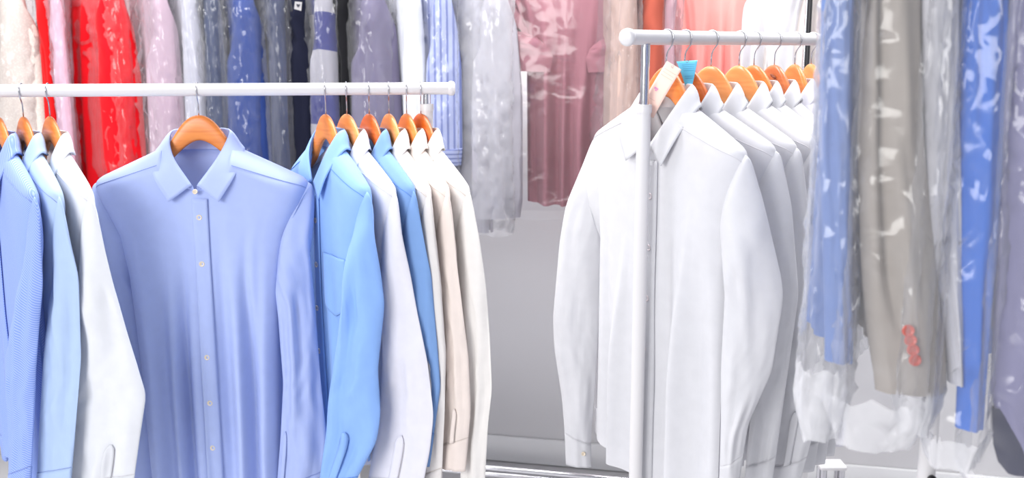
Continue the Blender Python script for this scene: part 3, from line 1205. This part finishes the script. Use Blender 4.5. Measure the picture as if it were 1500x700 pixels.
# ------------------------------------------------------------------ plastic garment bags
FILM_BG = film('clear_film')
FILM_MILK = film('milky_film', haze=0.14, edge=0.42, crinkle=0.12)
FILM_FG = film('close_film', haze=0.07, edge=0.42, crinkle=0.12, scale=10.0)
FILM_LOOSE = film('loose_film', haze=0.34, edge=0.6, crinkle=0.2, scale=10.0)
FILM_PINK = film('pink_film', tint=(252, 226, 240), haze=0.16)


def make_bag(label, hook, yaw, mat, hw, hd, bottom, seed, group, cy=0.0, cx=0.0, top=-0.09, res=1.0, flare=0.0, rough=0.007, boxy=0.7, loose=None, loose_mat=None):
    root = empty('garment_bag', hook, -yaw, label, 'garment bag', group)
    rng = np.random.RandomState(seed)
    nu, nv = int(72 * res), int(max(30, (top - bottom) / 0.014 * res))
    th = np.linspace(0, 2 * math.pi, nu, endpoint=False)
    v = np.linspace(0, 1, nv)
    TH, V_ = np.meshgrid(th, v, indexing='ij')
    TH = TH + rng.uniform(-0.35, 0.35, TH.shape) * 2 * math.pi / nu
    jv = rng.uniform(-0.35, 0.35, V_.shape) / nv
    jv[:, 0] = jv[:, -1] = 0
    Z = top + (bottom - top) * (V_ + jv)
    wz = np.interp(Z, [bottom, -0.26, -0.20, -0.145, top], [hw + flare, hw, hw * 0.96, hw * 0.42, 0.02])
    dz = np.interp(Z, [bottom, bottom + 0.035, bottom + 0.09, -0.26, -0.145, top], [hd * 0.85, hd * 1.05 + flare * 0.5, hd + flare * 0.5, hd, hd * 0.8, 0.012])
    sp = lambda a, e: np.sign(a) * np.abs(a) ** e
    X = sp(np.cos(TH), boxy) * wz
    Y = sp(np.sin(TH), boxy) * dz
    p0, p1 = np.cos(TH) * 3.2, np.sin(TH) * 3.2
    n1 = vnoise(p0 * 1.7 + Z * 2, p1 * 2 + Z * 4, seed)
    patch_ = 0.25 + 1.1 * np.clip(vnoise(p0 * 1.1 + Z * 5, p1 * 1.3 - Z * 6, seed + 4) + 0.35, 0, 1)
    n2 = vnoise(p0 * 3 + Z * 16, p1 * 3 - Z * 11, seed + 1)
    d = rough * (n1 * 1.2 + 1.1 * n2 * patch_ + rng.uniform(-1, 1, TH.shape) * 0.85 * patch_) * (0.3 + 0.7 * sstep(-0.1, -0.3, Z))
    X = X + np.cos(TH) * d + cx
    Y = Y + np.sin(TH) * d + cy
    Zb = Z + sstep(0.9, 1, V_) * vnoise(p0 * 0.8, p1 * 0.8, seed + 7) * 0.006
    P = np.stack([X, Y, Zb + DZ], -1)
    q = grid_faces(nu, nv, closed=True, flip=True)
    pick = rng.rand(len(q)) < 0.5
    t1 = np.where(pick[:, None], q[:, [0, 1, 2]], q[:, [0, 1, 3]])
    t2 = np.where(pick[:, None], q[:, [0, 2, 3]], q[:, [1, 2, 3]])
    tri = np.vstack([t1, t2])
    if loose is None:
        link('film', mesh_from('film', P, tri, smooth=False), mat, root)
    else:
        low = P.reshape(-1, 3)[tri][:, :, 2].mean(1) < loose
        link('film', mesh_from('film', P, tri[~low], smooth=False), mat, root)
        link('loose_bottom', mesh_from('loose_bottom', P, tri[low], smooth=False), loose_mat, root)
    return root


# ------------------------------------------------------------------ bagged garments along the back wall
o = B0 - wall_n * 0.44
BR = Line(Vector((o.x, o.y, 1.97)) - wall_d * 2.6, Vector((o.x, o.y, 1.97)) + wall_d * 2.2)
back_root = empty('wall_rack', (0, 0, 0), 0, 'long chrome garment rack standing along the back wall', 'clothes rack')
lathe('rail', [(0, 0), (0.0135, 0), (0.0135, BR.L), (0, BR.L)], CHROME, back_root, 24, axis=BR.d, loc=BR.p)


def back_post(px, mat, r, off):
    s_ = BR.s_at(px)
    p = BR.p + BR.d * s_ + wall_n * off
    lathe('post', [(0, 0.0), (r, 0.0), (r, 1.97), (0, 1.97)], mat, back_root, 20, loc=(p.x, p.y, 0))
    return p


back_post(1191, BLACK, 0.006, -0.13)
back_post(1186, CHROME, 0.004, -0.13)
back_post(-120, CHROME, 0.012, 0)
cb = at_y(712, 684.5, BR.at(712).y + 0.05)
for dz_, r_ in ((0.0, 0.0095), (-0.022, 0.009)):
    a, b_ = cb - wall_d * 2.2, cb + wall_d * 1.7
    tube('base_rail', [(a.x, a.y, cb.z + dz_), (b_.x, b_.y, cb.z + dz_)], r_, CHROME, back_root, 16)

GB, GBB = 'garments hung along the back wall', 'plastic bags over the back wall garments'
PXM = 1 / FPX


def z_at(py, Y):
    return at_y(750, py, Y).z


def wall_item(name, label, cat, pxc, width_px, hem_py, mat, bag=None, bag_label=None, yaw=62, seed=1, bag_py=None, ys=0.55,
              sleeve=True, body_py=None, near=0.20, baghw=0.25, baghd=None, wr=0.006, W=0.15, hw=0.215, cuffmat=None, **kw):
    a = math.radians(yaw)
    hk = hook_for(BR, pxc, a, near, 1.5)
    Yn = hk.y - near * math.sin(a)
    wa = width_px / 2 * Yn * PXM
    z_h = z_at(hem_py, Yn) - hk.z - DZ
    zb = (z_at(body_py, Yn + 0.1) - hk.z - DZ) if body_py else -0.95
    g = Garment(ys=ys, seed=seed, hw=hw, Wlow=W, Whem=W * 1.08, hem=zb, tail=0.0, fold=0.02, fold_top=-0.2, **kw)
    root = empty(name, hk, -a, label, cat, GB)
    g.res = 0.8
    body_mesh('body', g, mat, root)
    if sleeve:
        for side in (1, -1):
            s_ = Sleeve(g, side, psi=yaw, psi2=yaw, out=near + 0.03 - hw, swing=0, wa=wa, wc=wa * 0.92, ez=(z_h - 0.2) / 2, cz=z_h + 0.05, end=z_h, wr=wr,
                        bsc=1.1, out2=near + 0.03 - hw, swing2=0.0)
            sleeve_mesh(s_, mat, root, cuff=cuffmat is not None, res=0.9, cuffmat=cuffmat)
    tube('hanger_hook', [(0, 0, 0.0145), (0.013, 0, 0.006), (0.014, 0, -0.006), (0.0, 0, -0.03), (0, 0, -0.14)], 0.0016, STEEL, root, 6)
    if bag:
        zbb = (z_at(bag_py, Yn) - hk.z - DZ) if bag_py else min(z_h, zb) - 0.06
        make_bag(bag_label, hk, a, bag, baghw, baghd or (0.05 * ys + wa * 0.55), zbb, seed + 50, GBB)
    return root, hk, a


WI = wall_item
WI('beaded_dress', 'ivory beaded dress in clear plastic at the left picture edge', 'dress', 28, 76, 420, cloth('ivory_beads', (226, 214, 206), pattern='beads', rgb2=(246, 240, 232)),
   FILM_BG, 'clear plastic bag over the ivory beaded dress', 58, 60, ys=0.9)
WI('red_blouse', 'red garment showing as a thin strip beside the beaded dress', 'blouse', 72, 26, 420, cloth('red_wool_b', (226, 12, 18)), None, None, 66, 61)
WI('pink_blouse', 'pale pink blouse in pink film between the red garments', 'blouse', 88, 22, 420, cloth('pale_pink', (224, 188, 208)), FILM_PINK, 'pink-tinted plastic bag over the pale pink blouse', 70, 62, ys=0.4)
WI('red_coat', 'bright red coat with one sleeve under shiny plastic', 'coat', 174, 62, 253, cloth('red_wool', (240, 6, 26)), FILM_BG, 'shiny plastic bag over the sleeve of the red coat', 40, 63, ys=1.0, bag_py=262, baghd=0.05, W=0.12)
WI('mauve_blouse', 'mauve pink blouse in plastic right of the red coat', 'blouse', 240, 56, 420, cloth('mauve_light', (208, 182, 198)), FILM_BG, 'crinkled plastic bag over the mauve pink blouse', 60, 64)
WI('grey_shirt', 'pale grey shirt in plastic above the front-facing hanger', 'shirt', 284, 34, 420, cloth('pale_grey', (208, 208, 220)), FILM_BG, 'clear plastic bag over the pale grey shirt', 62, 65)
WI('slate_jacket', 'slate grey jacket sleeve in plastic beside the pale grey shirt', 'jacket', 316, 36, 420, cloth('slate', (72, 82, 112)), FILM_BG, 'clear plastic bag over the slate grey jacket', 62, 66)
WI('blue_jacket', 'royal blue jacket in heavily crinkled plastic', 'jacket', 362, 66, 420, cloth('royal_navy', (52, 76, 146)), FILM_BG, 'heavily crinkled plastic bag over the royal blue jacket', 60, 67, ys=0.8)
WI('charcoal_jacket', 'charcoal blue jacket in a narrow shiny bag', 'jacket', 410, 32, 420, cloth('charcoal_blue', (62, 70, 100)), FILM_BG, 'narrow shiny bag over the charcoal blue jacket', 64, 68)
navy_root, navy_hk, navy_a = WI('navy_jacket', 'near-black navy jacket with a small square grey label', 'jacket', 440, 44, 420, cloth('navy', (15, 19, 42)), None, None, 60, 69, ys=0.7)
WI('patterned_shirt', 'navy and pale grey colour-block shirt in plastic', 'shirt', 478, 52, 420, cloth('colour_block', (66, 70, 130), pattern='check', rgb2=(176, 174, 184)), FILM_BG, 'clear plastic bag over the colour-block shirt', 60, 70)
WI('dark_gap_shape', 'added black garment shape standing for the dark gap behind the lavender grey coat', 'jacket', 506, 22, 420, cloth('gap_black', (14, 14, 20)), None, None, 64, 71, ys=0.4)  # stand-in garment: black colour paints the shade of a gap between garments
WI('lavender_coat', 'lavender grey coat in plastic behind the rail end', 'coat', 550, 78, 420, cloth('lavender_grey', (126, 120, 148)), FILM_BG, 'clear plastic bag over the lavender grey coat', 56, 72, ys=0.8)
WI('white_blouse', 'white blouse between the lavender coat and the pinstripe shirt', 'blouse', 608, 36, 420, cloth('white_blouse', (222, 224, 232)), None, None, 60, 73)
WI('pinstripe_shirt', 'blue pinstripe shirt with striped cuff beside the rail end', 'shirt', 650, 52, 242, cloth('pinstripe', (184, 194, 232), pattern='stripe', rgb2=(128, 140, 196)), FILM_BG, 'clear plastic bag over the blue pinstripe shirt', 56, 74, bag_py=275, body_py=262, cuffmat=cloth('pinstripe_cuff', (184, 194, 232), pattern='hstripe', rgb2=(118, 130, 188)))
WI('white_coat', 'white coat in a milky plastic bag left of the mauve dress', 'coat', 728, 74, 318, cloth('white_coat', (186, 184, 194)), FILM_MILK, 'milky plastic bag over the white coat', 50, 75, bag_py=342, body_py=335, ys=0.8, baghd=0.07)
WI('beige_blouse', 'beige garment in shiny plastic right of the mauve dress', 'blouse', 921, 32, 420, cloth('beige_pink', (206, 178, 168)), FILM_BG, 'shiny plastic bag over the beige garment', 74, 77, ys=0.4)
WI('rust_dress', 'rust red dress behind the end of the white-shirt rail', 'dress', 958, 40, 420, cloth('rust', (192, 96, 78)), None, None, 70, 78)
WI('rose_blouse', 'narrow rose blouse in plastic beside the coral dress', 'blouse', 981, 18, 420, cloth('rose', (212, 170, 182)), FILM_BG, 'narrow plastic bag over the rose blouse', 66, 79, ys=0.35)

# mauve tunic, turned towards the camera, short wide sleeve on the left
M_MAUVE = cloth('mauve', (182, 126, 138))


def facing_dress(name, label, cat, px, yaw, mat, W, hem_py, seed, fold=0.03, nf=8, ys=1.0, left=None, hw=0.2, whem=None, off=0.0, ft=-0.15):
    a = math.radians(yaw)
    hk = BR.at(px)
    zb = z_at(hem_py, hk.y - 0.06) - hk.z - DZ
    root = empty(name, hk, -a, label, cat, GB)
    g = Garment(ys=ys, seed=seed, hw=hw, Wlow=W, Whem=whem or W * 1.15, hem=zb, tail=0.01, fold=fold, nf=nf, fold_top=ft, crease=0.003)
    g.res = 1.1
    body_mesh('body', g, mat, root)
    tube('hanger_hook', [(0, 0, 0.0145), (0.013, 0, 0.006), (0.014, 0, -0.006), (0.0, 0, -0.03), (0, 0, -0.14)], 0.0016, STEEL, root, 6)
    if left:
        for side in (1, -1):
            s_ = Sleeve(g, side, **left)
            sleeve_mesh(s_, mat, root, cuff=False, res=1.0)
    return root, hk, a


_, hk, a = facing_dress('mauve_tunic', 'mauve pink tunic with short wide sleeve on the back wall rail', 'tunic', 840, 10, M_MAUVE, 0.140, 303, 80, hw=0.19, whem=0.135,
                        left=dict(psi=-6, out=-0.03, swing=-0.060, swing2=-0.066, wa=0.070, wc=0.074, ez=-0.40, cz=-0.46, end=-0.50, bsc=0.8))
make_bag('thin plastic bag over the mauve pink tunic', hk, a, film('thin_film', haze=0.015, edge=0.22, crinkle=0.12), 0.25, 0.115, z_at(322, hk.y) - hk.z, 130, GBB, rough=0.003)
facing_dress('coral_dress', 'coral pink pleated dress behind the white-shirt rail', 'dress', 1046, 8, cloth('coral', (244, 160, 154)), 0.125, 420, 81, fold=0.035, nf=9, hw=0.17)
facing_dress('white_gown', 'white gathered gown right of the coral dress', 'gown', 1128, 30, cloth('white_gown', (228, 227, 232)), 0.10, 420, 82, fold=0.035, nf=7, hw=0.14)
facing_dress('cream_dress', 'cream beige dress next to the dark rack post', 'dress', 1168, 30, cloth('cream_dress', (212, 204, 202)), 0.10, 420, 83, fold=0.03, nf=7, hw=0.14)

# square label on the navy jacket
M_LAB = simple('label_grey', (150, 148, 150), 0.7)
M_LABD = simple('label_dark', (40, 40, 52), 0.7)
Yl = navy_hk.y - 0.20 * math.sin(navy_a) - 0.042


def on_navy(u, v, lift):
    p = at_y(437 + u, 8 + v, Yl - lift) - navy_hk
    ca, sa = math.cos(navy_a), math.sin(navy_a)
    return (p.x * ca - p.y * sa, p.x * sa + p.y * ca, p.z)


def flat_patch(name, pts, lift, mat, parent, thick):
    V = [on_navy(u, v, lift) for u, v in pts] + [on_navy(u, v, lift - thick) for u, v in pts]
    n = len(pts)
    me = bpy.data.meshes.new(name)
    me.from_pydata(V, [], [tuple(range(n)), tuple(range(2 * n - 1, n - 1, -1))] + [(i, n + i, n + (i + 1) % n, (i + 1) % n) for i in range(n)])
    me.update()
    return link(name, me, mat, parent)


lp = flat_patch('label_patch', [(-5, -6), (5.5, -5), (4.2, 8), (-6.2, 5)], 0.0, M_LAB, navy_root, 0.002)
flat_patch('emblem', [(-2.8, -2.5), (0, -1.6), (2.8, -2.2), (2.0, 0.8), (-0.3, 2.8), (-2.4, 0.4)], 0.0008, M_LABD, lp, 0.0012)

# ------------------------------------------------------------------ bagged garments in front, right
FR = Line(Vector((0.30, 1.50, 1.95)), Vector((1.05, 1.40, 1.95)))
fr_root = empty('clothes_rack', (0, 0, 0), 0, 'white clothes rack on the right carrying the bagged garments', 'clothes rack')
rail_parts(fr_root, FR, WHITE_PAINT)
pf = Line(FR.p - Vector((0, 0, 1.0)), FR.q - Vector((0, 0, 1.0))).at(1359)
pf.z = 1.95
post_parts(fr_root, pf, 1.95, base_d=Vector((-FR.d.y, FR.d.x, 0)), collar_z=1.6)
pk = at_y(1367, 700, pf.y - 0.02)
lathe('knob', [(0, 0), (0.004, 0), (0.0065, 0.004), (0.0065, 0.010), (0.004, 0.013), (0, 0.013)], BLACK, fr_root, 16, axis=(0, -1, 0), loc=(pk.x, pf.y - 0.010, pk.z - 0.004))
pf2 = pf + FR.d * 0.42
post_parts(fr_root, pf2, 1.95, base_d=Vector((-FR.d.y, FR.d.x, 0)), collar_z=1.6)

GF, GFB = 'bagged garments on the right-hand rack', 'plastic bags over the right-hand garments'


def front_item(name, label, cat, keys, mat, yaw, seed, bag=None, ys=0.5, W=0.13, body_z=-0.80, wr=0.004, b=0.02, baghd=0.05, bag_py=None, baghw=0.24, bag_cx=0.0, bag_cy=0.0, groove=0.0, lining=None):
    """keys: (py, px left, px right) silhouette of the sleeve nearest the camera"""
    a = math.radians(yaw)
    near = 0.20
    pm = (keys[0][1] + keys[0][2]) / 2
    hk = hook_for(FR, pm, a, near, 1.5)
    root = empty(name, hk, -a, label, cat, GF)
    Yn = hk.y - near * math.sin(a)
    g = Garment(ys=ys, seed=seed, hw=0.2, Wlow=W, Whem=W * 1.1, hem=body_z, tail=0.0, fold=0.018, fold_top=-0.2)
    g.res = 0.9
    body_mesh('body', g, mat, root)
    ca, sa = math.cos(a), math.sin(a)
    # sleeve rings from the silhouette, at the real distance of the near shoulder
    zk, cxk, wk = [], [], []
    for (py, l, r) in keys:
        p = at_y((l + r) / 2, py, Yn)
        w = at_y(r, py, Yn).x - at_y(l, py, Yn).x
        zk.append(p.z - hk.z)
        cxk.append(p.x - hk.x - near * ca)
        wk.append(w / 2)
    z0, z1 = -0.20, zk[-1]
    zz = np.linspace(z0, z1, 70)
    zk, cxk, wk = np.array(zk)[::-1], np.array(cxk)[::-1], np.array(wk)[::-1]
    C = np.interp(zz, zk, cxk)
    Wd = np.interp(zz, zk, wk) * np.clip((z0 - zz) / 0.04 + 0.25, 0, 1) ** 0.5
    ker = np.ones(7) / 7
    C = np.convolve(np.pad(C, 3, mode='edge'), ker, 'valid')
    Wd = np.convolve(np.pad(Wd, 3, mode='edge'), ker, 'valid')
    th = np.linspace(0, 2 * math.pi, 44, endpoint=False)
    TH, ZZ = np.meshgrid(th, zz, indexing='ij')
    sn, cs = np.sin(TH), np.cos(TH)
    wxa = C[None, :] + cs * Wd[None, :]                 # world x offset from the near shoulder
    dep = b * sn * (0.6 + 0.4 * np.abs(sn)) + wr * sn * (vnoise(cs * 3 + ZZ * 2, ZZ * 6, seed) * 1.5 + vnoise(cs * 6, ZZ * 14, seed + 2) * 0.6)
    wya = -dep
    bx = near * ca + wxa
    by = -near * sa + wya
    lx = bx * ca - by * sa
    ly = bx * sa + by * ca
    P = np.stack([lx, ly, ZZ], -1)
    if groove:
        fade = sstep(z1 + 0.02, z1 + 0.18, ZZ)
        gy = groove * np.exp(-((cs + 0.15 + 0.25 * fade) / 0.16) ** 2) * (sn > 0) * fade
        P[..., 0] -= gy * sa
        P[..., 1] += gy * ca
    so = grid('sleeve', P, mat, root, closed=True)
    if lining:
        lk, lmat = lining
        zl = np.array([at_y(750, q[0], Yn).z - hk.z for q in lk])[::-1]
        cl = np.array([at_y((q[1] + q[2]) / 2, q[0], Yn).x - hk.x for q in lk])[::-1]
        wl = np.array([at_y(q[2], q[0], Yn).x - at_y(q[1], q[0], Yn).x for q in lk])[::-1] / 2
        zq = np.linspace(zl[-1], zl[0], 24)
        xx = np.interp(zq, zl, cl)[None, :] + np.cos(th)[:, None] * np.interp(zq, zl, wl)[None, :]
        yy = -near * sa - np.sin(th)[:, None] * 0.012 + 0 * xx
        Pl = np.stack([xx * ca - yy * sa, xx * sa + yy * ca, zq[None, :] + 0 * xx], -1)
        grid('lining', Pl, lmat, so, closed=True)
    # sleeve on the far side
    P2 = P.copy()
    P2[..., 0] *= -1
    grid('sleeve', P2, mat, root, closed=True, flip=True)
    tube('hanger_hook', [(0, 0, 0.0145), (0.013, 0, 0.006), (0.014, 0, -0.006), (0.0, 0, -0.03), (0, 0, -0.14)], 0.0016, STEEL, root, 6)
    if bag:
        blab, bmat = bag
        zbb = z_at(bag_py, Yn) - hk.z - DZ
        make_bag(blab, hk, a, bmat, baghw, baghd, zbb, seed + 9, GFB, res=1.2, flare=0.010, cx=bag_cx, cy=bag_cy, rough=0.004, boxy=0.5, loose=z1 - 0.004, loose_mat=FILM_LOOSE)
    return root, hk, a, Yn, so


front_item('blue_shirt', 'light denim-blue shirt in plastic at the left of the bagged garments', 'shirt', [(0, 1203, 1250), (200, 1200, 1249), (400, 1206, 1249), (527, 1209, 1249)],
           cloth('denim_blue', (128, 152, 208)), 111, 91, ('clear plastic bag over the light denim-blue shirt', FILM_FG), bag_py=630, baghd=0.030, bag_cy=0.004)
root, hk, a, Yn, so = front_item('blazer', 'grey beige blazer with four orange buttons on its sleeve, in plastic', 'blazer',
                             [(0, 1262, 1347), (200, 1256, 1352), (400, 1262, 1372), (490, 1270, 1384), (570, 1284, 1386)],
                             cloth('beige_linen', (182, 174, 167)), 113, 92, ('clear plastic bag with gathered bottom over the beige blazer', FILM_FG), bag_py=640, baghd=0.066, bag_cy=0.008, b=0.028, wr=0.004, groove=0.022)
M_OB = simple('orange_button', (216, 66, 26), 0.3, coat=0.3)
rot = np.array([[math.cos(a), -math.sin(a)], [math.sin(a), math.cos(a)]])
for (bx, by) in ((1330, 484), (1333.5, 498), (1337, 512), (1340, 527)):
    p = at_y(bx, by, Yn - 0.036)
    d = p - hk
    loc = (d.x * math.cos(a) - d.y * math.sin(a), d.x * math.sin(a) + d.y * math.cos(a), d.z)
    nrm = (math.sin(a), -math.cos(a), 0.05)
    button(loc, nrm, so, 0.0078, M_OB, 1.3)
front_item('white_garment', 'white garment in plastic between the blazer and the bright blue one', 'garment', [(0, 1350, 1404), (300, 1360, 1406), (560, 1392, 1408)],
           cloth('white_garment', (226, 226, 234)), 115, 93, ('clear plastic bag over the white garment beside the blazer', FILM_FG), bag_py=620, baghd=0.026, W=0.1)
front_item('blue_garment', 'bright blue garment with straight hem in plastic on the right', 'garment', [(0, 1410, 1476), (300, 1403, 1468), (500, 1404, 1448), (625, 1400, 1440)],
           cloth('bright_blue', (66, 124, 224)), 117, 94, ('clear plastic bag over the bright blue garment', FILM_FG), bag_py=670, baghd=0.04, W=0.1)
front_item('lavender_jacket', 'lavender grey jacket with navy lining cut off by the right picture edge', 'jacket', [(0, 1480, 1550), (300, 1462, 1550), (590, 1450, 1550), (640, 1475, 1550), (680, 1502, 1550)],
           cloth('lavender_grey_b', (150, 148, 186)), 118, 95, ('plastic bag over the lavender grey jacket at the right edge', FILM_FG), bag_py=720, baghd=0.05, W=0.1, lining=([(596, 1453, 1540), (650, 1455, 1540), (676, 1462, 1540), (693, 1476, 1530)], cloth('navy_lining', (44, 48, 82))))

# ------------------------------------------------------------------ small things on the floor
pb = at_y(404, 700, 3.0)
tag(box('storage_box', (0.30, 0.24, pb.z - 0.001), (pb.x + 0.06, pb.y + 0.12, pb.z / 2 + 0.0005), simple('white_box', (238, 238, 240), 0.5), None, 0.006, wang),
    'white lidded box on the floor behind the blue shirts', 'box')
ps = at_y(1203, 684, 2.75)
st = empty('small_stand', (ps.x, ps.y, 0), 0, 'small white stand with chrome legs behind the bagged garments', 'stand')
box('top', (0.075, 0.06, 0.012), (0.037, 0.03, ps.z - 0.006), WHITE_PAINT, st, 0.003)
for (lx, ly) in ((0.012, 0.012), (0.063, 0.012), (0.012, 0.048), (0.063, 0.048)):
    lathe('leg', [(0, 0.001), (0.009, 0.001), (0.009, ps.z - 0.012), (0, ps.z - 0.012)], CHROME, st, 16, loc=(lx, ly, 0))
box('crossbar', (0.051, 0.012, 0.02), (0.0375, 0.012, ps.z - 0.10), CHROME, st, 0.002)
